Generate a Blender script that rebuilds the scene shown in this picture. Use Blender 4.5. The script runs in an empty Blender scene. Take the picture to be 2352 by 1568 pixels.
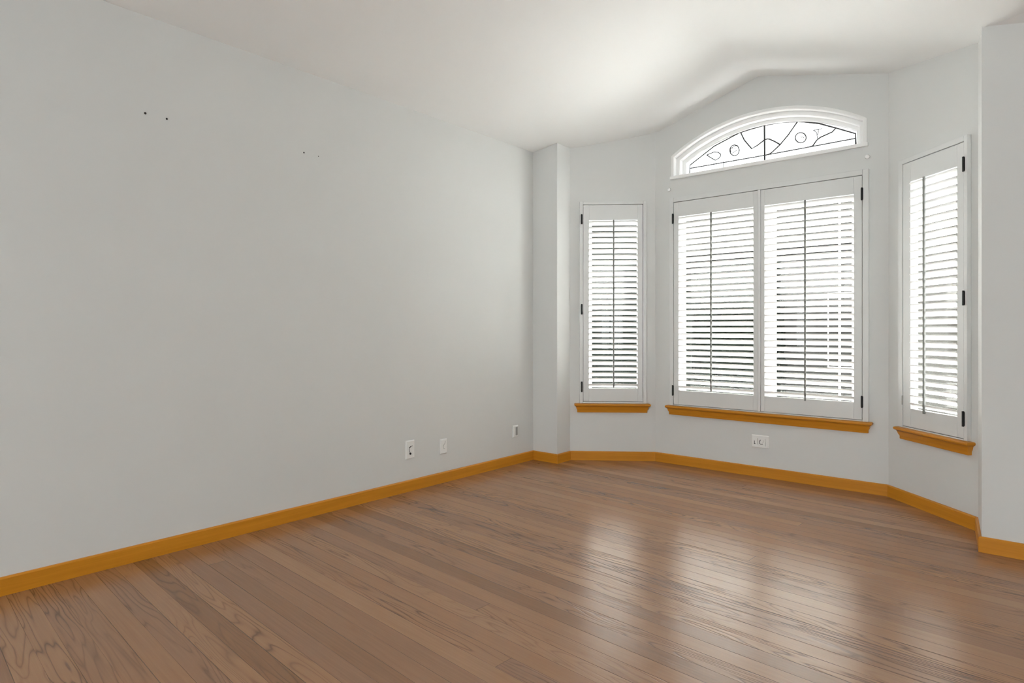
import bpy, bmesh, math, random
from mathutils import Matrix, Vector
random.seed(7)
S = bpy.context.scene
COL = S.collection
PI = math.pi

# ------------------------------------------------------------------ helpers
def tag(o, label=None, cat=None, group=None, kind=None):
    if label: o['label'] = label
    if cat: o['category'] = cat
    if group: o['group'] = group
    if kind: o['kind'] = kind
    return o

def empty(name, M, label, cat, group=None, kind=None):
    o = bpy.data.objects.new(name, None)
    COL.objects.link(o)
    o.matrix_world = M
    o.empty_display_size = 0.1
    return tag(o, label, cat, group, kind)

class MB:
    """collects shapes into one mesh"""
    def __init__(self): self.bm = bmesh.new()
    def box(self, a, b, bev=0.0, seg=2):
        t = bmesh.new()
        bmesh.ops.create_cube(t, size=1.0)
        for v in t.verts:
            v.co = Vector([(a[i] + b[i]) / 2 + v.co[i] * (b[i] - a[i]) for i in range(3)])
        if bev > 0:
            bmesh.ops.bevel(t, geom=list(t.edges), offset=bev, segments=seg, affect='EDGES', profile=0.6)
        self.merge(t); return self
    def merge(self, t):
        m = bpy.data.meshes.new('tmp'); t.to_mesh(m); t.free()
        self.bm.from_mesh(m); bpy.data.meshes.remove(m)
    def loft(self, loops, closed=True, caps=True):
        """loops: lists of points with equal counts"""
        rings = [[self.bm.verts.new(p) for p in L] for L in loops]
        n = len(rings[0])
        for r0, r1 in zip(rings, rings[1:]):
            for i in range(n if closed else n - 1):
                j = (i + 1) % n
                self.bm.faces.new((r0[i], r0[j], r1[j], r1[i]))
        if caps and closed:
            self.bm.faces.new(list(reversed(rings[0]))); self.bm.faces.new(rings[-1])
        return self
    def tube(self, pts, r, n=6, caps=True):
        pts = [Vector(p) for p in pts]
        loops = []
        up0 = Vector((0, 1, 0))
        for i, p in enumerate(pts):
            d = (pts[min(i + 1, len(pts) - 1)] - pts[max(i - 1, 0)])
            d.normalize()
            up = up0 if abs(d.dot(up0)) < 0.95 else Vector((1, 0, 0))
            a = d.cross(up).normalized(); b = d.cross(a).normalized()
            loops.append([p + a * r * math.cos(2 * PI * k / n) + b * r * math.sin(2 * PI * k / n) for k in range(n)])
        return self.loft(loops, True, caps)
    def lathe_y(self, c, prof, n=20):
        """profile (radius, y) revolved about an axis along y through c"""
        loops = [[(c[0] + r * math.cos(2 * PI * k / n), c[1] + y, c[2] + r * math.sin(2 * PI * k / n)) for k in range(n)] for r, y in prof]
        return self.loft(loops, True, True)
    def build(self, name, mat, parent=None, smooth=False, M=None, label=None, cat=None, group=None, kind=None):
        bmesh.ops.recalc_face_normals(self.bm, faces=list(self.bm.faces))
        m = bpy.data.meshes.new(name)
        self.bm.to_mesh(m); self.bm.free()
        if mat: m.materials.append(mat)
        if smooth:
            for p in m.polygons: p.use_smooth = True
            try: m.set_sharp_from_angle(angle=math.radians(40))
            except Exception: pass
        o = bpy.data.objects.new(name, m)
        COL.objects.link(o)
        if parent: o.parent = parent
        if M is not None: o.matrix_world = M
        return tag(o, label, cat, group, kind)

# ------------------------------------------------------------------ materials
def newmat(name):
    m = bpy.data.materials.new(name); m.use_nodes = True
    nt = m.node_tree; nt.nodes.clear()
    out = nt.nodes.new('ShaderNodeOutputMaterial')
    return m, nt, out

def nd(nt, t, ins=None, **kw):
    n = nt.nodes.new(t)
    for k, v in kw.items(): setattr(n, k, v)
    for k, v in (ins or {}).items():
        if isinstance(v, bpy.types.NodeSocket): nt.links.new(v, n.inputs[k])
        else: n.inputs[k].default_value = v
    return n

def math_(nt, op, a, b=0.0, c=0.0, clamp=False):
    return nd(nt, 'ShaderNodeMath', {0: a, 1: b, 2: c}, operation=op, use_clamp=clamp).outputs[0]

def principled(name, col, rough=0.5, spec=0.5, bump=0.0, bscale=200.0, metal=0.0, var=0.0, vscale=3.0, coat=0.0):
    m, nt, out = newmat(name)
    p = nd(nt, 'ShaderNodeBsdfPrincipled', {'Base Color': (*col, 1), 'Roughness': rough, 'Specular IOR Level': spec, 'Metallic': metal, 'Coat Weight': coat})
    tc = nd(nt, 'ShaderNodeTexCoord')
    if var > 0:
        nz = nd(nt, 'ShaderNodeTexNoise', {'Vector': tc.outputs['Object'], 'Scale': vscale, 'Detail': 3.0})
        lo = tuple(c * (1 - var) for c in col) + (1,); hi = tuple(min(1, c * (1 + var)) for c in col) + (1,)
        mx = nd(nt, 'ShaderNodeMix', {0: nz.outputs[0], 6: lo, 7: hi}, data_type='RGBA')
        nt.links.new(mx.outputs[2], p.inputs['Base Color'])
    if bump > 0:
        nz = nd(nt, 'ShaderNodeTexNoise', {'Vector': tc.outputs['Object'], 'Scale': bscale, 'Detail': 2.0})
        b = nd(nt, 'ShaderNodeBump', {'Strength': bump, 'Distance': 0.002, 'Height': nz.outputs[0]})
        nt.links.new(b.outputs[0], p.inputs['Normal'])
    nt.links.new(p.outputs[0], out.inputs[0])
    return m

M_WALL = principled('wall_paint', (0.724, 0.730, 0.716), 0.6, 0.25, bump=0.05, bscale=90, var=0.012, vscale=1.2)
M_CEIL = principled('ceiling_paint', (0.915, 0.92, 0.91), 0.7, 0.2, bump=0.04, bscale=90)
M_TRIMW = principled('white_trim_paint', (0.735, 0.742, 0.732), 0.35, 0.4, var=0.01)
M_ARCH = principled('white_vinyl_frame', (0.92, 0.92, 0.91), 0.3, 0.5)
M_PLATE = principled('white_plastic', (0.88, 0.88, 0.86), 0.3, 0.5)
M_INSET = principled('grey_plastic', (0.42, 0.42, 0.40), 0.35, 0.5)
M_DARK = principled('black_metal', (0.012, 0.012, 0.012), 0.45, 0.4)
M_ROD = principled('rod_backlit_shade', (0.22, 0.22, 0.21), 0.4, 0.4)  # white rods made grey: their backlit shade is put into the colour
M_CAME = principled('lead_came', (0.05, 0.05, 0.05), 0.5, 0.4)
M_KNOB = principled('white_enamel', (0.93, 0.93, 0.92), 0.2, 0.6)

def louver_mat():
    m, nt, out = newmat('white_louver')
    p = nd(nt, 'ShaderNodeBsdfPrincipled', {'Base Color': (0.88, 0.88, 0.87, 1), 'Roughness': 0.35})
    t = nd(nt, 'ShaderNodeBsdfTranslucent', {'Color': (0.9, 0.9, 0.89, 1)})
    mx = nd(nt, 'ShaderNodeMixShader', {0: 0.12, 1: p.outputs[0], 2: t.outputs[0]})
    nt.links.new(mx.outputs[0], out.inputs[0])
    return m
M_LOUVER = louver_mat()

def glass_mat(name='window_glass', tint=(0.96, 0.97, 0.965, 1)):
    m, nt, out = newmat(name)
    t = nd(nt, 'ShaderNodeBsdfTransparent', {'Color': tint})
    g = nd(nt, 'ShaderNodeBsdfGlossy', {'Roughness': 0.02, 'Color': (1, 1, 1, 1)})
    lw = nd(nt, 'ShaderNodeLayerWeight', {'Blend': 0.5})
    f = math_(nt, 'MULTIPLY_ADD', math_(nt, 'POWER', lw.outputs[1], 5.0), 0.6, 0.012)
    mx = nd(nt, 'ShaderNodeMixShader', {0: f, 1: t.outputs[0], 2: g.outputs[0]})
    nt.links.new(mx.outputs[0], out.inputs[0])
    return m
M_GLASS = glass_mat()
M_ARTGLASS = glass_mat('leaded_art_glass', (0.72, 0.72, 0.72, 1))

def oak_mat():
    """amber varnished wood; the grain runs along the local x axis"""
    m, nt, out = newmat('amber_wood')
    tc = nd(nt, 'ShaderNodeTexCoord')
    mp = nd(nt, 'ShaderNodeMapping', {'Vector': tc.outputs['Object'], 'Scale': (1.2, 30, 30)})
    n1 = nd(nt, 'ShaderNodeTexNoise', {'Vector': mp.outputs[0], 'Scale': 1.6, 'Detail': 5.0, 'Roughness': 0.6})
    n2 = nd(nt, 'ShaderNodeTexNoise', {'Vector': tc.outputs['Object'], 'Scale': 1.5, 'Detail': 1.0})
    r = nd(nt, 'ShaderNodeValToRGB', {0: n1.outputs[0]})
    e = r.color_ramp.elements
    e[0].position = 0.3; e[0].color = (0.56, 0.220, 0.014, 1)
    e[1].position = 0.7; e[1].color = (0.69, 0.288, 0.025, 1)
    mx = nd(nt, 'ShaderNodeMix', {0: math_(nt, 'MULTIPLY', n2.outputs[0], 0.35), 6: r.outputs[0], 7: (0.57, 0.215, 0.010, 1)}, data_type='RGBA')
    p = nd(nt, 'ShaderNodeBsdfPrincipled', {'Base Color': mx.outputs[2], 'Roughness': 0.36, 'Specular IOR Level': 0.35})
    nt.links.new(p.outputs[0], out.inputs[0])
    return m
M_OAK = oak_mat()

PLANK = 0.082
def floor_mat():
    m, nt, out = newmat('brown_plank_floor')
    tc = nd(nt, 'ShaderNodeTexCoord')
    mp = nd(nt, 'ShaderNodeMapping', {'Vector': tc.outputs['Object'], 'Rotation': (0, 0, math.radians(3.2))})
    sp = nd(nt, 'ShaderNodeSeparateXYZ', {0: mp.outputs[0]})
    X, Y = sp.outputs[0], sp.outputs[1]
    v = math_(nt, 'DIVIDE', Y, PLANK)
    row = math_(nt, 'FLOOR', v)
    fy = math_(nt, 'FRACT', v)
    wr = nd(nt, 'ShaderNodeTexWhiteNoise', {'W': row}, noise_dimensions='1D')
    xs = math_(nt, 'ADD', math_(nt, 'DIVIDE', X, 9.0), math_(nt, 'MULTIPLY', wr.outputs[0], 7.0))
    seg = math_(nt, 'FLOOR', xs)
    idv = nd(nt, 'ShaderNodeCombineXYZ', {0: row, 1: seg})
    wn = nd(nt, 'ShaderNodeTexWhiteNoise', {'Vector': idv.outputs[0]}, noise_dimensions='2D')
    rnd = wn.outputs[0]
    rc = nd(nt, 'ShaderNodeSeparateXYZ', {0: wn.outputs[1]})
    # base tone per plank
    ramp = nd(nt, 'ShaderNodeValToRGB', {0: rnd})
    e = ramp.color_ramp.elements
    e[0].position = 0.0; e[0].color = (0.275, 0.132, 0.058, 1)
    e[1].position = 1.0; e[1].color = (0.385, 0.200, 0.098, 1)
    k = ramp.color_ramp.elements.new(0.25); k.color = (0.310, 0.160, 0.086, 1)
    k = ramp.color_ramp.elements.new(0.6); k.color = (0.352, 0.175, 0.083, 1)
    # growth-ring field
    sx = math_(nt, 'MULTIPLY', X, 0.95)
    sy = math_(nt, 'MULTIPLY', Y, 10.0)
    sz = math_(nt, 'MULTIPLY', rnd, 90.0)
    gv = nd(nt, 'ShaderNodeCombineXYZ', {0: sx, 1: sy, 2: sz})
    gn = nd(nt, 'ShaderNodeTexNoise', {'Vector': gv.outputs[0], 'Scale': 1.0, 'Detail': 2.2, 'Roughness': 0.42, 'Distortion': 0.35})
    ph = math_(nt, 'MULTIPLY', gn.outputs[0], 15.0)
    fr = math_(nt, 'FRACT', ph)
    tri = math_(nt, 'ABSOLUTE', math_(nt, 'SUBTRACT', math_(nt, 'MULTIPLY', fr, 2.0), 1.0))
    line = math_(nt, 'POWER', tri, 4.5)                      # thin dark growth lines
    # planks (and stretches of planks) where the figure shows
    mk = nd(nt, 'ShaderNodeCombineXYZ', {0: math_(nt, 'MULTIPLY', X, 1.3), 1: math_(nt, 'MULTIPLY', row, 5.3), 2: sz})
    mn = nd(nt, 'ShaderNodeTexNoise', {'Vector': mk.outputs[0], 'Scale': 1.0, 'Detail': 1.0})
    msk = math_(nt, 'ADD', math_(nt, 'MULTIPLY', rc.outputs[1], 0.75), math_(nt, 'MULTIPLY', mn.outputs[0], 0.9))
    msk = nd(nt, 'ShaderNodeMapRange', {0: msk, 1: 0.78, 2: 1.12, 3: 0.05, 4: 1.0}).outputs[0]
    figure = math_(nt, 'MULTIPLY', line, msk, clamp=True)
    # fine straight fibre
    fv = nd(nt, 'ShaderNodeCombineXYZ', {0: math_(nt, 'MULTIPLY', X, 2.5), 1: math_(nt, 'MULTIPLY', Y, 120.0), 2: sz})
    fn = nd(nt, 'ShaderNodeTexNoise', {'Vector': fv.outputs[0], 'Scale': 1.0, 'Detail': 3.0, 'Roughness': 0.6})
    # seams
    dy = math_(nt, 'MULTIPLY', math_(nt, 'MINIMUM', fy, math_(nt, 'SUBTRACT', 1.0, fy)), PLANK)
    wb = nd(nt, 'ShaderNodeCombineXYZ', {0: math_(nt, 'MULTIPLY', X, 0.6), 1: math_(nt, 'ROUND', v)})
    wbn = nd(nt, 'ShaderNodeTexNoise', {'Vector': wb.outputs[0], 'Scale': 1.0, 'Detail': 1.0})
    sw = nd(nt, 'ShaderNodeMapRange', {0: wbn.outputs[0], 1: 0.38, 2: 0.66, 3: 0.0003, 4: 0.0017}).outputs[0]
    seam = math_(nt, 'SUBTRACT', 1.0, math_(nt, 'SMOOTH_MIN', 1.0, math_(nt, 'DIVIDE', dy, sw), 0.4), clamp=True)
    fx = math_(nt, 'FRACT', xs)
    dx = math_(nt, 'MULTIPLY', math_(nt, 'MINIMUM', fx, math_(nt, 'SUBTRACT', 1.0, fx)), 9.0)
    butt = math_(nt, 'LESS_THAN', dx, 0.0007)
    seam = math_(nt, 'MAXIMUM', seam, butt)
    # colour
    c1 = nd(nt, 'ShaderNodeMix', {0: math_(nt, 'MULTIPLY', figure, 0.68), 6: ramp.outputs[0], 7: (0.095, 0.046, 0.024, 1)}, data_type='RGBA')
    fib = nd(nt, 'ShaderNodeMapRange', {0: fn.outputs[0], 1: 0.3, 2: 0.7, 3: 0.93, 4: 1.06}).outputs[0]
    c2 = nd(nt, 'ShaderNodeVectorMath', {0: c1.outputs[2], 3: fib}, operation='SCALE')
    c3 = nd(nt, 'ShaderNodeMix', {0: math_(nt, 'MULTIPLY', seam, 0.75), 6: c2.outputs[0], 7: (0.03, 0.016, 0.010, 1)}, data_type='RGBA')
    hgt = math_(nt, 'ADD', math_(nt, 'MULTIPLY', figure, -0.55), math_(nt, 'MULTIPLY', fn.outputs[0], 0.10))
    hgt = math_(nt, 'ADD', hgt, math_(nt, 'MULTIPLY', seam, -0.8))
    bp = nd(nt, 'ShaderNodeBump', {'Strength': 0.6, 'Distance': 0.0018, 'Height': hgt})
    p = nd(nt, 'ShaderNodeBsdfPrincipled', {'Base Color': c3.outputs[2], 'Roughness': 0.245, 'Specular IOR Level': 0.68, 'Normal': bp.outputs[0]})
    nt.links.new(p.outputs[0], out.inputs[0])
    return m
M_FLOOR = floor_mat()

# ------------------------------------------------------------------ plan of the room (metres)
# inner wall faces, corner by corner, from the left wall round the bay to the right
W = dict(L=(-3.414, -7.0), A=(-3.414, 4.287), B=(-3.1491, 4.287), C=(-3.1511, 4.4809), D=(-2.5527, 4.932),
         E=(-0.7802, 4.932), F=(-0.2545, 4.4063), G=(-0.2173, 4.01), R=(4.2, 4.01))
W = {k: Vector(v) for k, v in W.items()}
ORDER = 'LABCDEFGR'
TH = 0.16      # wall thickness
HW = 3.35      # wall height (the vault hides the top)

def frame(a, b, u=0.0, z=0.0):
    """local frame of a wall: x along it, y outward through it, z up"""
    P, Q = W[a], W[b]
    e = (Q - P).normalized(); o = Vector((-e.y, e.x))
    M = Matrix(((e.x, o.x, 0, P.x + e.x * u), (e.y, o.y, 0, P.y + e.y * u), (0, 0, 1, z), (0, 0, 0, 1)))
    return M, (Q - P).length

def turn(c):
    """outward normals meeting at corner c"""
    i = ORDER.index(c)
    out = []
    for a, b in ((i - 1, i), (i, i + 1)):
        if a < 0 or b >= len(ORDER): out.append(None); continue
        e = (W[ORDER[b]] - W[ORDER[a]]).normalized(); out.append(Vector((-e.y, e.x)))
    return out

def corner(c, d):
    """corner c moved outward by d (mitred)"""
    n0, n1 = turn(c)
    if n0 is None: return W[c] + n1 * d
    if n1 is None: return W[c] + n0 * d
    return W[c] + (n0 + n1) / (1 + n0.dot(n1)) * d

def wall(name, a, b, label, holes=(), back=None):
    """solid wall with mitred ends and openings cut right through it"""
    M, L = frame(a, b)
    Mi = M.inverted()
    qa, qb = corner(a, TH), corner(b, TH)
    xa = (Mi @ Vector((qa.x, qa.y, 0))).x; xb = (Mi @ Vector((qb.x, qb.y, 0))).x
    m = MB(); bm = m.bm
    def face(x0, x1, y, hs):
        loops = [[(x0, -0.02), (x1, -0.02), (x1, HW), (x0, HW)]] + [list(h) for h in hs]
        ed = []; out = []
        for lp in loops:
            vs = [bm.verts.new((p[0], y, p[1])) for p in lp]; out.append(vs)
            for i in range(len(vs)): ed.append(bm.edges.new((vs[i], vs[(i + 1) % len(vs)])))
        bmesh.ops.triangle_fill(bm, use_beauty=True, use_dissolve=False, edges=ed, normal=(0, -1, 0))
        return out
    f0 = face(0, L, 0.0, holes); f1 = face(xa, xb, TH, back or holes)
    for A_, B_ in zip(f0, f1):
        n = len(A_)
        for i in range(n):
            j = (i + 1) % n
            bm.faces.new((A_[i], A_[j], B_[j], B_[i]))
    return m.build(name, M_WALL, None, M=M, label=label, cat='wall', kind='structure')

def rect(u0, u1, z0, z1): return [(u0, z0), (u1, z0), (u1, z1), (u0, z1)]

# arch outline (centre wall)
AU0, AU1, AZB, AZT, AUC, ARC, ARR = 0.1557, 1.640, 2.466, 2.648, 0.898, 1.542, 1.331
def arch_loop(d, zb, n=28):
    u0, u1, r = AU0 + d, AU1 - d, ARR - d
    pts = [(u0, zb)]
    a0 = math.acos((u1 - AUC) / r)
    for k in range(n + 1):
        a = PI - a0 - (PI - 2 * a0) * k / n
        pts.append((AUC + r * math.cos(a), ARC + r * math.sin(a)))
    pts.append((u1, zb))
    return pts

SZ0, SZ1 = 0.505, 2.285     # shutter frames: bottom and top
wall('wall_left', 'L', 'A', 'long plain grey wall on the left', [rect(3.7, 4.9, 0.02, 2.35)])  # unseen opening behind the camera, added to let in fill light
wall('wall_left_return', 'A', 'B', 'narrow grey return wall between the long left wall and the bay')
wall('wall_left_reveal', 'B', 'C', 'thin bright end face of the left return wall facing into the bay')
wall('wall_bay_left', 'C', 'D', 'angled left wall of the bay with the narrow shuttered window', [rect(0.105, 0.648, SZ0 + 0.02, SZ1 - 0.02)])
wall('wall_bay_center', 'D', 'E', 'middle wall of the bay with the wide shuttered window and arched window',
     [rect(0.165, 1.635, SZ0 + 0.02, SZ1 - 0.02), list(reversed(arch_loop(0.012, AZB - 0.01)))])
wall('wall_bay_right', 'E', 'F', 'angled right wall of the bay with the narrow shuttered window', [rect(0.148, 0.677, SZ0 + 0.02, SZ1 - 0.02)], [rect(-0.002, 0.677, SZ0 + 0.02, SZ1 - 0.02)])
wall('wall_right_reveal', 'F', 'G', 'thin bright end face of the right return wall facing into the bay')
wall('wall_right', 'G', 'R', 'plain grey wall at the right edge')

# walls behind and beside the camera, each with an unseen opening added for fill light
HOLE_B = (-1.3, 1.3, 2.35)
def plain_wall(name, lo, hi, label, hole=None, axis='x'):
    m = MB()
    if axis == 'x':   # runs along x at constant y
        x0, x1 = lo[0], hi[0]
        m.box((x0, lo[1], -0.02), (hole[0], hi[1], HW)); m.box((hole[1], lo[1], -0.02), (x1, hi[1], HW)); m.box((hole[0], lo[1], hole[2]), (hole[1], hi[1], HW))
    else:
        y0, y1 = lo[1], hi[1]
        m.box((lo[0], y0, -0.02), (hi[0], hole[0], HW)); m.box((lo[0], hole[1], -0.02), (hi[0], y1, HW)); m.box((lo[0], hole[0], hole[2]), (hi[0], hole[1], HW))
    return m.build(name, M_WALL, label=label, cat='wall', kind='structure')
plain_wall('wall_back', (-3.574, -7.2), (4.4, -7.0), 'grey wall behind the viewer with a wide opening added for fill light', HOLE_B)
plain_wall('wall_side', (4.2, -7.0), (4.4, 4.17), 'grey wall far to the right with an opening added for fill light', (-3.5, -2.5, 2.35), 'y')

# ------------------------------------------------------------------ floor
m = MB()
fl = [W['L'], corner('A', .05), corner('B', .05), corner('C', .05), corner('D', .05), corner('E', .05), corner('F', .05), corner('G', .05), Vector((4.3, 4.06)), Vector((4.3, -7.1)), Vector((-3.464, -7.1))]
top = [m.bm.verts.new((p.x, p.y, 0)) for p in fl]; bot = [m.bm.verts.new((p.x, p.y, -0.06)) for p in fl]
m.bm.faces.new(top); m.bm.faces.new(list(reversed(bot)))
for i in range(len(fl)):
    j = (i + 1) % len(fl); m.bm.faces.new((top[i], bot[i], bot[j], top[j]))
m.build('floor', M_FLOOR, label='glossy brown wood plank floor', cat='floor', kind='structure')

M_REFLECTOR = principled('pale_grey_reflector', (0.51, 0.545, 0.56), 0.95, 0.1, bump=0.3, bscale=400, var=0.05, vscale=20)
MB().box((-3.41, -6.99, 0.0005), (4.19, -1.6, 0.012), .003).build('floor_reflector', M_REFLECTOR, label='pale grey carpet added behind the viewer for neutral bounce light', cat='reflector', kind='structure')  # unseen pale sheet added to bounce neutral light onto walls and ceiling

# ------------------------------------------------------------------ ceiling: a vault with its ridge over the bay centre
PROF = [(-3.52, 2.728), (-3.414, 2.734), (-3.30, 2.746), (-3.149, 2.767), (-3.0, 2.791), (-2.8, 2.831), (-2.553, 2.886), (-2.3, 2.956), (-2.0, 3.045), (-1.78, 3.112),
        (-1.70, 3.136), (-1.665, 3.144), (-1.63, 3.139), (-1.55, 3.120), (-1.30, 3.058), (-1.0, 2.984), (-0.78, 2.930), (-0.5, 2.860), (-0.2545, 2.797)]
def bay_y(x):
    pts = [(-9, 4.287), (W['B'].x, 4.287), (W['C'].x + .001, W['C'].y), tuple(W['D']), tuple(W['E']), tuple(W['F'])]
    y = pts[-1][1]
    for (x0, y0), (x1, y1) in zip(pts, pts[1:]):
        if x0 <= x <= x1: y = y0 + (y1 - y0) * (x - x0) / max(1e-6, x1 - x0)
    return y + 0.06
m = MB(); bm = m.bm
cols = []
NY = 16
for x, z in PROF:
    yb = bay_y(x)
    cols.append([bm.verts.new((x, -7.1 + (yb + 7.1) * k / NY, z)) for k in range(NY + 1)])
for c0, c1 in zip(cols, cols[1:]):
    for k in range(NY): bm.faces.new((c0[k], c1[k], c1[k + 1], c0[k + 1]))
# lower ceiling right of the vault, with a shallow soffit strip along the right wall
last = cols[-1]
Gx = W['G'].x
edge = []
for k in range(NY + 1):
    y = last[k].co.y - 0.30 if k < NY else 3.94
    edge.append(bm.verts.new((-0.046, y, {NY - 2: 2.736, NY - 1: 2.722, NY: 2.714}.get(k, 2.744))))
last[NY - 2].co.z = 2.786; last[NY - 1].co.z = 2.740
cols[-2][NY - 1].co.z -= 0.012
for k in range(NY - 1): bm.faces.new((last[k], edge[k], edge[k + 1], last[k + 1]))
vg = bm.verts.new((Gx + 0.008, W['G'].y + 0.010, 2.720))
bm.faces.new((last[NY - 1], edge[NY - 1], vg)); bm.faces.new((edge[NY - 1], edge[NY], vg)); bm.faces.new((last[NY - 1], vg, last[NY]))
far = [bm.verts.new((4.3, v.co.y, v.co.z)) for v in edge]
for k in range(NY): bm.faces.new((edge[k], far[k], far[k + 1], edge[k + 1]))
wt0 = bm.verts.new((-0.046, W['G'].y + 0.004, 2.690)); wt1 = bm.verts.new((4.3, W['G'].y + 0.004, 2.690))
soff = [bm.faces.new((vg, edge[NY], wt0)), bm.faces.new((edge[NY], far[NY], wt1, wt0))]
bmesh.ops.recalc_face_normals(bm, faces=list(bm.faces))
ceil = m.build('ceiling', M_CEIL, smooth=True, label='white vaulted ceiling with a ridge running into the bay', cat='ceiling', kind='structure')
ceil.data.set_sharp_from_angle(angle=math.radians(50))
for e_ in ceil.data.edges:      # the fold where the soffit strip starts
    a_, b_ = (ceil.data.vertices[i].co for i in e_.vertices)
    if all(abs(q.z - 2.714) < 0.0005 or abs(q.z - 2.720) < 0.0005 for q in (a_, b_)): e_.use_edge_sharp = True
# closed top over the ceiling so that daylight only enters by the windows
rf = MB()
ol = [Vector((-3.7, -7.3)), Vector((-3.7, 4.487)), Vector((-3.75, 4.62)), corner('C', .64), corner('D', .64), corner('E', .64), corner('F', .64), Vector((0.36, 4.22)), Vector((4.5, 4.22)), Vector((4.5, -7.3))]  # unseen overhang shaped to keep the sun off the arched window
rf.loft([[(p.x, p.y, HW + 0.001) for p in ol], [(p.x, p.y, HW + 0.12) for p in ol]])
rf.build('roof', M_TRIMW, label='roof deck above the ceiling, overhang added to shade the arch', cat='roof', kind='structure')

# ------------------------------------------------------------------ baseboards
BH, BT = 0.080, 0.014
def baseboard(name, a, b, label):
    M, L = frame(a, b); Mi = M.inverted()
    prof = [(0.0, 0.0), (BT, 0.0), (BT, BH - 0.007), (BT - 0.004, BH - 0.001), (BT - 0.007, BH), (0.0, BH)]
    def end(c, d):
        q = corner(c, -d); return (Mi @ Vector((q.x, q.y, 0))).x
    G = 0.0004
    lp = [[(end(a, d) + G, -d - .0002, z + .0003) for d, z in prof], [(end(b, d) - G, -d - .0002, z + .0003) for d, z in prof]]
    return MB().loft(lp).build(name, M_OAK, M=M, label=label, cat='baseboard', kind='structure')
baseboard('baseboard_left', 'L', 'A', 'amber wood baseboard along the long left wall')
baseboard('baseboard_left_return', 'A', 'B', 'short amber wood baseboard on the left return wall')
baseboard('baseboard_left_reveal', 'B', 'C', 'very short amber wood baseboard on the left reveal')
baseboard('baseboard_bay_left', 'C', 'D', 'amber wood baseboard under the left bay window')
baseboard('baseboard_bay_center', 'D', 'E', 'amber wood baseboard under the wide middle window')
baseboard('baseboard_bay_right', 'E', 'F', 'amber wood baseboard under the right bay window')
baseboard('baseboard_right_reveal', 'F', 'G', 'amber wood baseboard on the right reveal, seen nearly edge on')
baseboard('baseboard_right', 'G', 'R', 'amber wood baseboard at the right edge of the view')

# ------------------------------------------------------------------ windows (frame, glass, wooden sill)
def sill_mesh(u0, u1, ztop):
    prof = [(0.0005, 0.0), (0.044, 0.0), (0.0505, -0.003), (0.053, -0.009), (0.0515, -0.016), (0.047, -0.021), (0.041, -0.024), (0.0365, -0.030), (0.034, -0.040), (0.031, -0.049), (0.0275, -0.055), (0.0255, -0.060), (0.0255, -0.076), (0.0235, -0.079), (0.0005, -0.079)]
    loops = []
    for p, z in prof:
        loops.append([(u0 - p, -0.0003, ztop + z), (u0 - p, -p, ztop + z), (u1 + p, -p, ztop + z), (u1 + p, -0.0003, ztop + z)])
    return MB().loft(loops)

def window(name, a, b, u0, u1, su0, su1, label, fw=(0.05, 0.05), bars=()):
    """u0..u1: wall opening; frame sits deep in the wall"""
    z0, z1 = SZ0 + 0.02, SZ1 - 0.02
    M, L = frame(a, b, (u0 + u1) / 2, z0)
    c = (u0 + u1) / 2
    r = empty(name, M, label, 'window', kind='structure')
    y0, y1 = 0.095, 0.145
    f = MB()
    a0, a1 = u0 - c + .0005, u1 - c - .0005; H = z1 - z0
    f.box((a0, y0, 0.0005), (a0 + fw[0], y1, H - .0005), .003); f.box((a1 - fw[1], y0, 0.0005), (a1, y1, H - .0005), .003)
    f.box((a0 + fw[0], y0 + .002, 0.0005), (a1 - fw[1], y1 - .002, 0.055), .003); f.box((a0 + fw[0], y0 + .002, H - 0.055), (a1 - fw[1], y1 - .002, H - .0005), .003)
    for (p, q, dep) in bars: f.box((p - c, y0 + dep, 0.055), (q - c, y1 - dep, H - 0.055), .002)
    f.build('window_frame', M_ARCH, r)
    MB().box((a0 + fw[0] - .004, 0.118, 0.05), (a1 - fw[1] + .004, 0.122, H - 0.05)).build('glass_pane', M_GLASS, r)
    s = sill_mesh(su0 - c, su1 - c, SZ0 - z0 - 0.001)
    s.build('window_sill', M_OAK, r, smooth=True, label='amber wood sill with moulded edge')
    return r
window('window_1', 'C', 'D', 0.105, 0.648, 0.09, 0.65, 'narrow window in the left wall of the bay', fw=(0.095, 0.04))
window('window_2', 'D', 'E', 0.165, 1.635, 0.168, 1.627, 'wide window in the middle wall of the bay', fw=(0.055, 0.11), bars=[(0.897, 0.982, 0.0), (1.432, 1.446, 0.02)])
window('window_3', 'E', 'F', 0.062, 0.677, 0.167, 0.674, 'narrow window in the right wall of the bay', fw=(0.030, 0.05))

# arched window above the middle window
M, L = frame('D', 'E', AUC, AZB)
r4 = empty('window_4', M, 'arched leaded window with white casing above the wide shuttered window', 'window', kind='structure')
def arch_sweep(prof, zb):
    loops = [[(u - AUC, y, z - AZB) for u, z in arch_loop(d, zb)] for d, y in prof]
    m = MB(); m.loft(loops + [loops[0]], closed=False, caps=False)
    # end caps at the bottom
    for i in (0, -1):
        m.bm.faces.new([m.bm.verts.new(lp[i]) for lp in loops])
    bmesh.ops.remove_doubles(m.bm, verts=list(m.bm.verts), dist=1e-5)
    return m
arch_sweep([(-0.001, -0.0003), (-0.001, -0.012), (0.004, -0.014), (0.020, -0.014), (0.024, -0.010), (0.024, 0.04), (0.0125, 0.04), (0.0125, -0.0003)], AZB - .008).build('casing', M_ARCH, r4, smooth=True)
arch_sweep([(0.013, 0.0405), (0.050, 0.0405), (0.056, 0.046), (0.056, 0.10), (0.013, 0.10)], AZB - .008).build('jamb', M_ARCH, r4, smooth=True)
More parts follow.
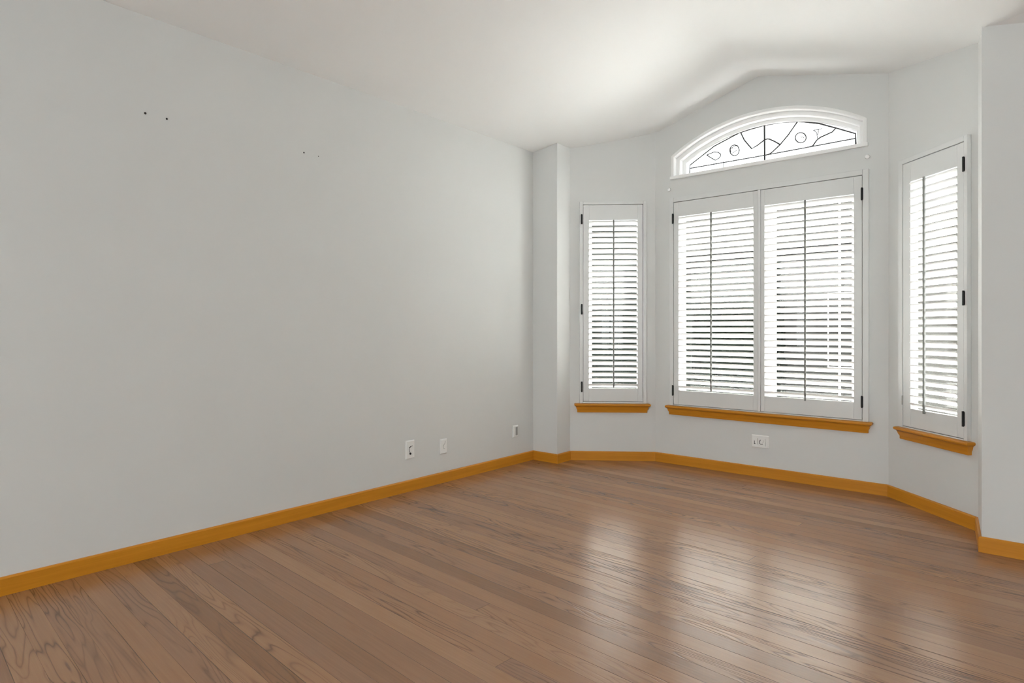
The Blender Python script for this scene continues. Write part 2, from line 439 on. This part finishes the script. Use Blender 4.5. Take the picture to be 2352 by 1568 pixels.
arch_sweep([(0.013, 0.1005), (0.080, 0.1005), (0.086, 0.106), (0.086, 0.145), (0.013, 0.145)], AZB - .008).build('sash', M_ARCH, r4, smooth=True)
bl = MB()
bl.box((AU0 - AUC - .010, -0.022, -0.019), (AU1 - AUC + .010, -0.0003, 0.008), .004)
bl.build('ledge', M_ARCH, r4)
b2 = MB(); b2.box((AU0 + .014 - AUC, 0.0005, -0.0095), (AU1 - .014 - AUC, 0.145, 0.012), .002); b2.build('bottom_rail', M_ARCH, r4)
gl = [(u - AUC, z - AZB) for u, z in arch_loop(0.075, AZB + .011)]
g = MB(); g.loft([[(u, 0.1225, z) for u, z in gl], [(u, 0.1265, z) for u, z in gl]]); g.build('glass_pane', M_ARTGLASS, r4)
CAME = dict(
    border=[(0.2652, 2.5019), (0.2652, 2.5782), (0.4827, 2.7019), (0.7023, 2.7728), (0.8912, 2.7888), (1.0223, 2.7848), (1.1549, 2.7633), (1.3, 2.714), (1.412, 2.658), (1.5444, 2.5879), (1.546, 2.5071)],
    bottom=[(0.2667, 2.5518), (0.8944, 2.5488), (1.2369, 2.5509), (1.545, 2.5532)],
    center=[(0.8957, 2.8205), (0.8976, 2.5039)],
    v=[(0.7057, 2.7721), (0.7356, 2.7026), (0.7947, 2.6214), (0.84, 2.639), (0.8976, 2.6734), (0.9165, 2.6754), (0.9354, 2.6703), (0.9729, 2.6453), (1.0162, 2.611)],
    diag=[(1.146, 2.7652), (1.0772, 2.6754), (1.0162, 2.611), (0.9605, 2.567), (0.9354, 2.5523), (0.9039, 2.5484)],
    branch=[(1.4147, 2.6574), (1.3898, 2.6322), (1.3085, 2.6092), (1.2829, 2.5927), (1.2542, 2.555), (1.2369, 2.5522)],
    tear=[(0.4187, 2.6401), (0.4827, 2.6537), (0.5178, 2.6437), (0.5367, 2.6265), (0.5402, 2.6136), (0.5248, 2.5945), (0.4933, 2.5817), (0.4579, 2.6067), (0.4187, 2.6401)],
    cr=[(1.2072, 2.6267), (1.2053, 2.6391), (1.1998, 2.651), (1.1911, 2.6614), (1.1801, 2.6692), (1.1679, 2.6737), (1.1557, 2.6743), (1.1446, 2.6711), (1.1358, 2.6642), (1.1302, 2.6545), (1.1282, 2.6428), (1.1302, 2.6303), (1.1358, 2.6182), (1.1446, 2.6078), (1.1557, 2.6001), (1.1679, 2.5957), (1.1801, 2.5952), (1.1911, 2.5986), (1.1998, 2.6054), (1.2053, 2.6151), (1.2072, 2.6267)],
    cl=[(0.6943, 2.6273), (0.6924, 2.6413), (0.6869, 2.6547), (0.6783, 2.6661), (0.6674, 2.6745), (0.6553, 2.6791), (0.6432, 2.6793), (0.6322, 2.6751), (0.6235, 2.6669), (0.6179, 2.6556), (0.616, 2.6422), (0.6179, 2.628), (0.6235, 2.6145), (0.6322, 2.603), (0.6432, 2.5947), (0.6553, 2.5903), (0.6674, 2.5902), (0.6783, 2.5945), (0.6869, 2.6027), (0.6924, 2.614), (0.6943, 2.6273)],
    sq=[(1.1668, 2.6349), (1.1709, 2.6435), (1.1774, 2.6328), (1.1821, 2.6393), (1.1903, 2.6283)],
    m1=[(0.62, 2.6515), (0.6316, 2.6574), (0.6668, 2.6506)],
    m2=[(0.635, 2.6149), (0.6553, 2.6232), (0.6769, 2.6326)],
    m3=[(0.62, 2.6515), (0.6248, 2.627)],
    m4=[(0.6282, 2.6601), (0.6553, 2.6683), (0.6823, 2.6745)],
    g1=[(1.2571, 2.6724), (1.3198, 2.6715)],
    g2=[(1.26, 2.6718), (1.2817, 2.6499), (1.2886, 2.6027)],
    g3=[(1.2954, 2.6705), (1.2897, 2.6334)],
    sv=[(0.5631, 2.5603), (0.5631, 2.5025)],
)
def came(pts, r):
    return [(u - AUC, 0.1195, z - AZB) for u, z in pts]
c1 = MB()
for k in ('border', 'bottom', 'v', 'diag', 'branch'): c1.tube(came(CAME[k], 0), 0.0058 if k != 'bottom' else 0.005, 6)
c1.tube(came(CAME['center'], 0), 0.0075, 6)
c1.build('lead_came', M_CAME, r4, smooth=True, label='dark curved lead lines')
c2 = MB()
for k in ('tear', 'cr', 'cl'): c2.tube(came(CAME[k], 0), 0.0046, 6)
for k in ('sq', 'm1', 'm2', 'm3', 'm4', 'g1', 'g2', 'g3', 'sv'): c2.tube(came(CAME[k], 0), 0.0032, 5)
c2.build('etched_ornament', M_CAME, r4, smooth=True, label='dark outline ornaments in the glass')

# ------------------------------------------------------------------ plantation shutters
NL, TILT = 30, math.radians(33)
def ring(m, u0, u1, z0, z1, w, y0, y1, bev):
    """four bars, w = (left, right, bottom, top)"""
    m.box((u0, y0, z0), (u0 + w[0], y1, z1), bev); m.box((u1 - w[1], y0, z0), (u1, y1, z1), bev)
    m.box((u0 + w[0], y0, z0), (u1 - w[1], y1, z0 + w[2]), bev); m.box((u0 + w[0], y0, z1 - w[3]), (u1 - w[1], y1, z1), bev)

def shutter(a, b, u0, u1, fw, panels, label, zp=(0.523, 2.253), tpost=None, leg=0.006, ly=0.035):
    zc = SZ0
    uc = (u0 + u1) / 2
    M, L = frame(a, b, uc, zc)
    root = empty('window_shutter', M, label, 'shutter')
    f = MB()
    x0, x1 = u0 - uc, u1 - uc; H = SZ1 - SZ0
    wb, wt = zp[0] - SZ0 - .004, SZ1 - zp[1] - .004
    ring(f, x0, x1, 0.0, H, (fw[0], fw[1], wb, wt), -0.027, -0.0005, .003)         # face over the wall
    ring(f, x0 + .0215, x1 - .0215, .0205, H - .0205, (fw[0] - .0215 + leg + (.0215 if leg > .005 else 0), fw[1] + .006, wb + .006, wt + .006), .008, ly, .001)   # rebate behind the panels
    ring(f, x0 + .0215, x1 - .0215, .0205, H - .0205, (fw[0] - .0215, fw[1] - .0215, max(.002, wb - .0205), max(.002, wt - .0205)), -0.0005, .010, 0)
    f.build('frame', M_TRIMW, root)
    if tpost:
        MB().box((tpost[0] - uc, -0.031, zp[0] - zc - .003), (tpost[1] - uc, 0.008, zp[1] - zc + .003), .004).build('center_post', M_TRIMW, root)
        MB().box((tpost[0] - uc - .02, 0.0105, zp[0] - zc + .01), (tpost[1] - uc + .02, 0.03, zp[1] - zc - .01), .002).build('back_stop', M_TRIMW, root)
    for P in panels:
        p0, p1, o0, o1 = [q - uc for q in P['u']]
        oz0, oz1 = 0.637 - zc, 2.119 - zc
        z0, z1 = zp[0] - zc, zp[1] - zc
        pm = MB()
        ring(pm, p0, p1, z0, z1, (o0 - p0, p1 - o1, oz0 - z0, z1 - oz1), -0.024, 0.006, .0025)
        # thin bead round the louvre opening
        pan = pm.build('shutter_panel', M_TRIMW, root)
        lv = MB()
        pitch = (oz1 - oz0) / NL
        for i in range(NL):
            zc_ = oz0 + pitch * (i + .5)
            sec = []
            for k in range(14):
                t = 2 * PI * k / 14
                ax, ay = 0.0302 * math.cos(t), 0.0052 * math.sin(t)
                # inner (room) edge is the high one: y negative, z positive
                sec.append((-ax * math.cos(TILT) - ay * math.sin(TILT), ax * math.sin(TILT) - ay * math.cos(TILT)))
            lv.loft([[(x, -0.008 + y, zc_ + z) for y, z in sec] for x in (o0 + .0002, o1 - .0002)])
        lv.build('louvers', M_LOUVER, pan, smooth=True)
        rc = P['rod'] - uc
        rd = MB()
        rd.box((rc - .0065, -0.048, P.get('rz0', 0.645) - zc), (rc + .0065, -0.036, P.get('rz1', 2.118) - zc), .003)
        rd.build('tilt_rod', M_ROD, pan, label='thin vertical tilt rod, coloured grey for backlit shade')
        for (hu, hz0, hz1) in P['hinges']:
            h = MB()
            x = hu - uc
            h.tube([(x, -0.0315, hz0 - zc), (x, -0.0315, hz1 - zc)], 0.0062, 10)
            h.box((x - .008, -0.0295, hz0 - zc + .004), (x + .008, -0.0262, hz1 - zc - .004), .0005)
            h.build('hinge', M_DARK, pan, label='black hinge')
        for (lu, lz0, lz1) in P.get('latch', ()):
            MB().box((lu - uc - .003, -0.031, lz0 - zc), (lu - uc + .003, -0.0245, lz1 - zc), .001).build('latch', M_INSET, pan, label='thin grey catch')
    return root

shutter('C', 'D', 0.0845, 0.668, (0.0295, 0.0295), [dict(u=(0.1165, 0.6355, 0.1675, 0.5910), rod=0.3808,
        hinges=[(0.1035, 2.084, 2.172), (0.1035, 1.288, 1.381), (0.1035, 0.604, 0.697)], latch=[(0.6365, 0.560, 0.648)])],
        'tall narrow white louvered shutter with black hinges, on the left angled wall of the bay')
shutter('D', 'E', 0.1440, 1.655, (0.0385, 0.0385), [
        dict(u=(0.1855, 0.8900, 0.2300, 0.8570), rod=0.5221, hinges=[(0.1785, 2.062, 2.148), (0.1785, 0.589, 0.679)]),
        dict(u=(0.9145, 1.6135, 0.9437, 1.5623), rod=1.2425, rz0=0.624, hinges=[(1.6144, 2.067, 2.156), (1.6144, 0.602, 0.686)])],
        'wide white two-panel louvered shutter under the arched window', zp=(0.517, 2.2425), tpost=(0.8915, 0.9130))
shutter('E', 'F', 0.1280, 0.6966, (0.0390, 0.0240), [dict(u=(0.1705, 0.6695, 0.2400, 0.6210), rod=0.3808, rz0=0.622,
        hinges=[(0.6745, 2.074, 2.161), (0.6745, 1.294, 1.381), (0.6720, 0.588, 0.677)], latch=[(0.1690, 0.655, 0.715)])],
        'tall narrow white louvered shutter on the right angled wall of the bay', zp=(0.517, 2.249), leg=0.004, ly=0.020)

# ------------------------------------------------------------------ wall plates
def plate_root(a, b, u, z, name, label, cat, group=None):
    M, L = frame(a, b, u, z)
    return empty(name, M, label, cat, group)
def plate_mesh(w, h, t=0.0085):
    m = MB()
    m.loft([[(-w / 2, -.0003, -h / 2), (w / 2, -.0003, -h / 2), (w / 2, -.0003, h / 2), (-w / 2, -.0003, h / 2)],
            [(-w / 2, -t * .55, -h / 2), (w / 2, -t * .55, -h / 2), (w / 2, -t * .55, h / 2), (-w / 2, -t * .55, h / 2)],
            [(-w / 2 + .006, -t, -h / 2 + .006), (w / 2 - .006, -t, -h / 2 + .006), (w / 2 - .006, -t, h / 2 - .006), (-w / 2 + .006, -t, h / 2 - .006)]])
    return m
UL = 4.0    # the left wall starts 4 m further back than the first measured point
GP = 'white wall plates low on the walls'
r = plate_root('L', 'A', 5.868 + UL, 0.297, 'wall_plate', 'white wall plate with a small dark round jack, leftmost on the long wall', 'wall plate', GP)
plate_mesh(0.080, 0.130, .012).build('cover', M_PLATE, r)
o = (5.868, 0.297)
MB().lathe_y((5.8632 - o[0], -0.0118, 0.2690 - o[1]), [(0.0075, 0.0), (0.0075, -0.006), (0.0055, -0.008), (0.0028, -0.008)]).build('jack', M_DARK, r, smooth=True, label='small black round jack')
w = MB()
pts = [(5.8836, 0.3228), (5.8740, 0.3205), (5.8661, 0.3175), (5.8574, 0.3130), (5.8534, 0.3080), (5.8523, 0.2958), (5.8560, 0.2860), (5.8610, 0.2780), (5.8632, 0.2717)]
w.tube([(u - o[0], -0.0135, z - o[1]) for u, z in pts], 0.0017, 6)
w.tube([(u - o[0], -0.0140, z - o[1]) for u, z in [(5.8560, 0.3120), (5.8620, 0.3160), (5.8690, 0.3185)]], 0.0034, 6)
w.build('cord', M_DARK, r, smooth=True, label='short dark curled cord')
r = plate_root('L', 'A', 6.194 + UL, 0.272, 'wall_plate', 'white wall plate with a faint grey hooked cord, second on the long wall', 'wall plate', GP)
plate_mesh(0.068, 0.112, .010).build('cover', M_PLATE, r)
o = (6.194, 0.272)
w = MB()
pts = [(6.2071, 0.3123), (6.2060, 0.3020), (6.2030, 0.2937), (6.1940, 0.2860), (6.1870, 0.2780), (6.1857, 0.2654), (6.1890, 0.2590), (6.1947, 0.2560), (6.2025, 0.2558)]
w.tube([(u - o[0], -0.0112, z - o[1]) for u, z in pts], 0.0015, 6)
w.build('cord', M_INSET, r, smooth=True, label='thin grey hooked cord')
r = plate_root('L', 'A', 7.037 + UL, 0.281, 'wall_plate', 'white wall plate with a tall grey inset, beside the left return corner', 'wall plate', GP)
plate_mesh(0.068, 0.100, .010).build('cover', M_PLATE, r)
MB().box((-0.004, -0.0112, -0.034), (0.024, -0.0095, 0.036), .0006).build('inset', M_INSET, r, label='grey rectangular inset')
o = (0.9045, 0.2772)
r = plate_root('D', 'E', o[0], o[1], 'electrical_outlet', 'wide white outlet plate with dark slots, under the wide middle window', 'outlet', GP)
plate_mesh(0.132, 0.099, .010).build('cover', M_PLATE, r)
w = MB()
def st(pts, rad): w.tube([(u - o[0], -0.0105, z - o[1]) for u, z in pts], rad, 6)
st([(0.8614, 0.2808), (0.8611, 0.2609), (0.8590, 0.2565), (0.8640, 0.2562), (0.8689, 0.2580)], 0.0024)
w.build('slot', M_DARK, r, smooth=True, label='dark slot'); w = MB()
st([(0.9093, 0.2910), (0.9048, 0.2874), (0.9018, 0.2734), (0.9033, 0.2613), (0.9108, 0.2569), (0.9197, 0.2603), (0.9249, 0.2571)], 0.0024)
w.build('slot', M_DARK, r, smooth=True, label='dark curved slot')
w = MB()
st([(0.8846, 0.3019), (0.8854, 0.2561), (0.8899, 0.2529)], 0.0017)
w.build('seam', M_INSET, r, smooth=True, label='faint grey seam'); w = MB()
st([(0.9441, 0.3026), (0.9441, 0.2829), (0.9477, 0.2712), (0.9448, 0.2436)], 0.0014)
w.build('seam', M_INSET, r, smooth=True, label='faint grey seam'); w = MB()
st([(0.9286, 0.2917), (0.9300, 0.2797), (0.9241, 0.2669)], 0.0012)
w.build('seam', M_INSET, r, smooth=True, label='faint grey seam')

# dark screw anchors high on the left wall
for (u, z, rad, lab) in [(4.1528, 2.2419, 0.0056, 'tiny dark screw anchor high on the left wall, leftmost of four'),
                         (4.2536, 2.2398, 0.0050, 'tiny dark screw anchor high on the left wall, second from the left'),
                         (5.0340, 2.2370, 0.0046, 'tiny dark screw anchor high on the left wall, third from the left'),
                         (5.1345, 2.2360, 0.0026, 'faintest tiny dark screw anchor high on the left wall, rightmost of four')]:
    M, L = frame('L', 'A', u + UL, z)
    MB().lathe_y((0, 0, 0), [(rad, 0.003), (rad, -0.0015), (rad * .7, -0.0026), (rad * .25, -0.0028)], 14).build('screw_anchor', M_DARK, M=M, smooth=True, label=lab, cat='screw', group='screw anchors on the left wall')
# white curtain rod buttons beside the middle window
for (u, z, lab) in [(0.1394, 2.3635, 'small round white button on the wall above the left corner of the wide shutter'),
                    (1.6450, 2.3711, 'small round white button on the wall above the right corner of the wide shutter')]:
    M, L = frame('D', 'E', u, z)
    MB().lathe_y((0, 0, 0), [(0.007, -0.0002), (0.007, -0.010), (0.0135, -0.012), (0.015, -0.018), (0.0135, -0.024), (0.008, -0.0275), (0.002, -0.0285)], 20).build('wall_button', M_KNOB, M=M, smooth=True, label=lab, cat='button', group='white buttons beside the arched window')

# ------------------------------------------------------------------ outside
GZ = -0.35
MB().box((-30, 5.4, GZ - 0.1), (25, 40, GZ)).build('ground', principled('pale_concrete', (0.62, 0.62, 0.615), 0.9, 0.2, var=0.1), label='pale ground outside the bay windows', cat='ground', kind='structure')
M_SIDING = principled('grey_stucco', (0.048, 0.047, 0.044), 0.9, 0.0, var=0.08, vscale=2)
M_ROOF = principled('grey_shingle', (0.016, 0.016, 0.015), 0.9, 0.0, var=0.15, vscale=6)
M_HWIN = principled('dark_window_glass', (0.02, 0.02, 0.02), 0.1, 0.5)
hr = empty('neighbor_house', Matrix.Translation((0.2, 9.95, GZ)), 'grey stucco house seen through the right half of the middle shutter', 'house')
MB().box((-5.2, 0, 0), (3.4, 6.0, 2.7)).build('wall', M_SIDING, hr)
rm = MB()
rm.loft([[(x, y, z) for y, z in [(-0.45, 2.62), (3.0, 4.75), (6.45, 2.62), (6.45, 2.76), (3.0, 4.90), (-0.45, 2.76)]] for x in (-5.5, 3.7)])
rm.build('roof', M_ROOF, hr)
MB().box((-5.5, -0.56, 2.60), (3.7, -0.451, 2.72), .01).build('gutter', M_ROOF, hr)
for x0, x1, z0, z1 in [(-2.55, -1.75, 0.95, 2.05), (-0.3, 0.7, 0.95, 2.05)]:
    fm = MB(); ring(fm, x0, x1, z0, z1, (.014, .014, .014, .014), -0.02, 0.02, 0); fm.box(((x0 + x1) / 2 - .008, -0.018, z0 + .014), ((x0 + x1) / 2 + .008, 0.01, z1 - .014))
    wf = fm.build('window', M_ARCH, hr)
    MB().box((x0 + .03, -0.01, z0 + .03), (x1 - .03, -0.002, z1 - .03)).build('pane', M_SIDING, wf)
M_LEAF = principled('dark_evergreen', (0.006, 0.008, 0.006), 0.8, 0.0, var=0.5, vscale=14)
def hedge(x0, x1, y0, y1, h, lab, seed):
    rr = random.Random(seed)
    m = MB()
    bm = m.bm
    bmesh.ops.create_cube(bm, size=1.0)
    for v in bm.verts: v.co = Vector(((v.co.x) * (x1 - x0), (v.co.y) * (y1 - y0), (v.co.z + .5) * h))
    bmesh.ops.subdivide_edges(bm, edges=list(bm.edges), cuts=26, use_grid_fill=True)
    for v in bm.verts:
        k = min(1.0, v.co.z / 0.3)
        v.co += Vector((rr.uniform(-.07, .07), rr.uniform(-.07, .07), rr.uniform(-.10, .10) + .06 * math.sin(3.1 * v.co.x + seed))) * k
    r_ = bpy.data.objects.new('hedge', None); COL.objects.link(r_); r_.location = ((x0 + x1) / 2, (y0 + y1) / 2, GZ)
    tag(r_, lab, 'hedge', 'clipped hedges outside the bay')
    m.build('foliage', M_LEAF, r_)
    MB().tube([(0, 0, 0.0), (0, 0, h * .5)], .06, 8).build('trunk', principled('bark', (.04, .03, .02), .9), r_)
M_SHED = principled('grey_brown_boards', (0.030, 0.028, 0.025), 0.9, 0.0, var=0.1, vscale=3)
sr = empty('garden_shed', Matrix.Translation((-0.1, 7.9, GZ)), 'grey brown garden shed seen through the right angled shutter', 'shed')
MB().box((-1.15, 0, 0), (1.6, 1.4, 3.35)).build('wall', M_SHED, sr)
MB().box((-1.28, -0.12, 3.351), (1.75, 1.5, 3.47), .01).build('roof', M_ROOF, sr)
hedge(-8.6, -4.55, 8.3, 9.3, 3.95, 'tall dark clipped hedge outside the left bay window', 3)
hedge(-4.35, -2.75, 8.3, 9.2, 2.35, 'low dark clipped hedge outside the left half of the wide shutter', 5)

# ------------------------------------------------------------------ light
wd = bpy.data.worlds.new('overcast_sky'); S.world = wd; wd.use_nodes = True
bg = wd.node_tree.nodes['Background']; bg.inputs[0].default_value = (0.945, 0.985, 1.0, 1); bg.inputs[1].default_value = 4.4
def area(name, loc, rot, sx, sy, power, col=(1, 1, 1), spread=180):
    l = bpy.data.lights.new(name, 'AREA'); l.shape = 'RECTANGLE'; l.size = sx; l.size_y = sy; l.energy = power; l.color = col; l.spread = math.radians(spread)
    o = bpy.data.objects.new(name, l); COL.objects.link(o); o.location = loc; o.rotation_euler = rot
    return o
sl = bpy.data.lights.new('sun', 'SUN'); sl.energy = 44.0; sl.angle = math.radians(1.0); sl.color = (1.0, 0.985, 0.96)
so = bpy.data.objects.new('sun', sl); COL.objects.link(so); so.location = (-1.6, 12, 12); so.rotation_euler = (math.radians(-30), 0, math.radians(0))

# ------------------------------------------------------------------ camera
cam = bpy.data.cameras.new('camera'); cam.sensor_width = 36.0; cam.lens = 36.0 * 1411 / 2352; cam.shift_y = -26.0 / 2352; cam.clip_start = 0.05
co = bpy.data.objects.new('camera', cam); COL.objects.link(co)
co.location = (0, 0, 1.15); co.rotation_euler = (PI / 2, 0, math.radians(40.5))
S.camera = co
S.view_settings.view_transform = 'Standard'; S.view_settings.look = 'None'; S.view_settings.gamma = 1.0
S.view_settings.use_curve_mapping = False; S.view_settings.exposure = 0.98
try:
    S.cycles.use_denoising = True
    S.cycles.max_bounces = 10; S.cycles.diffuse_bounces = 6; S.cycles.transparent_max_bounces = 12
    S.cycles.sample_clamp_indirect = 8.0
except Exception: pass
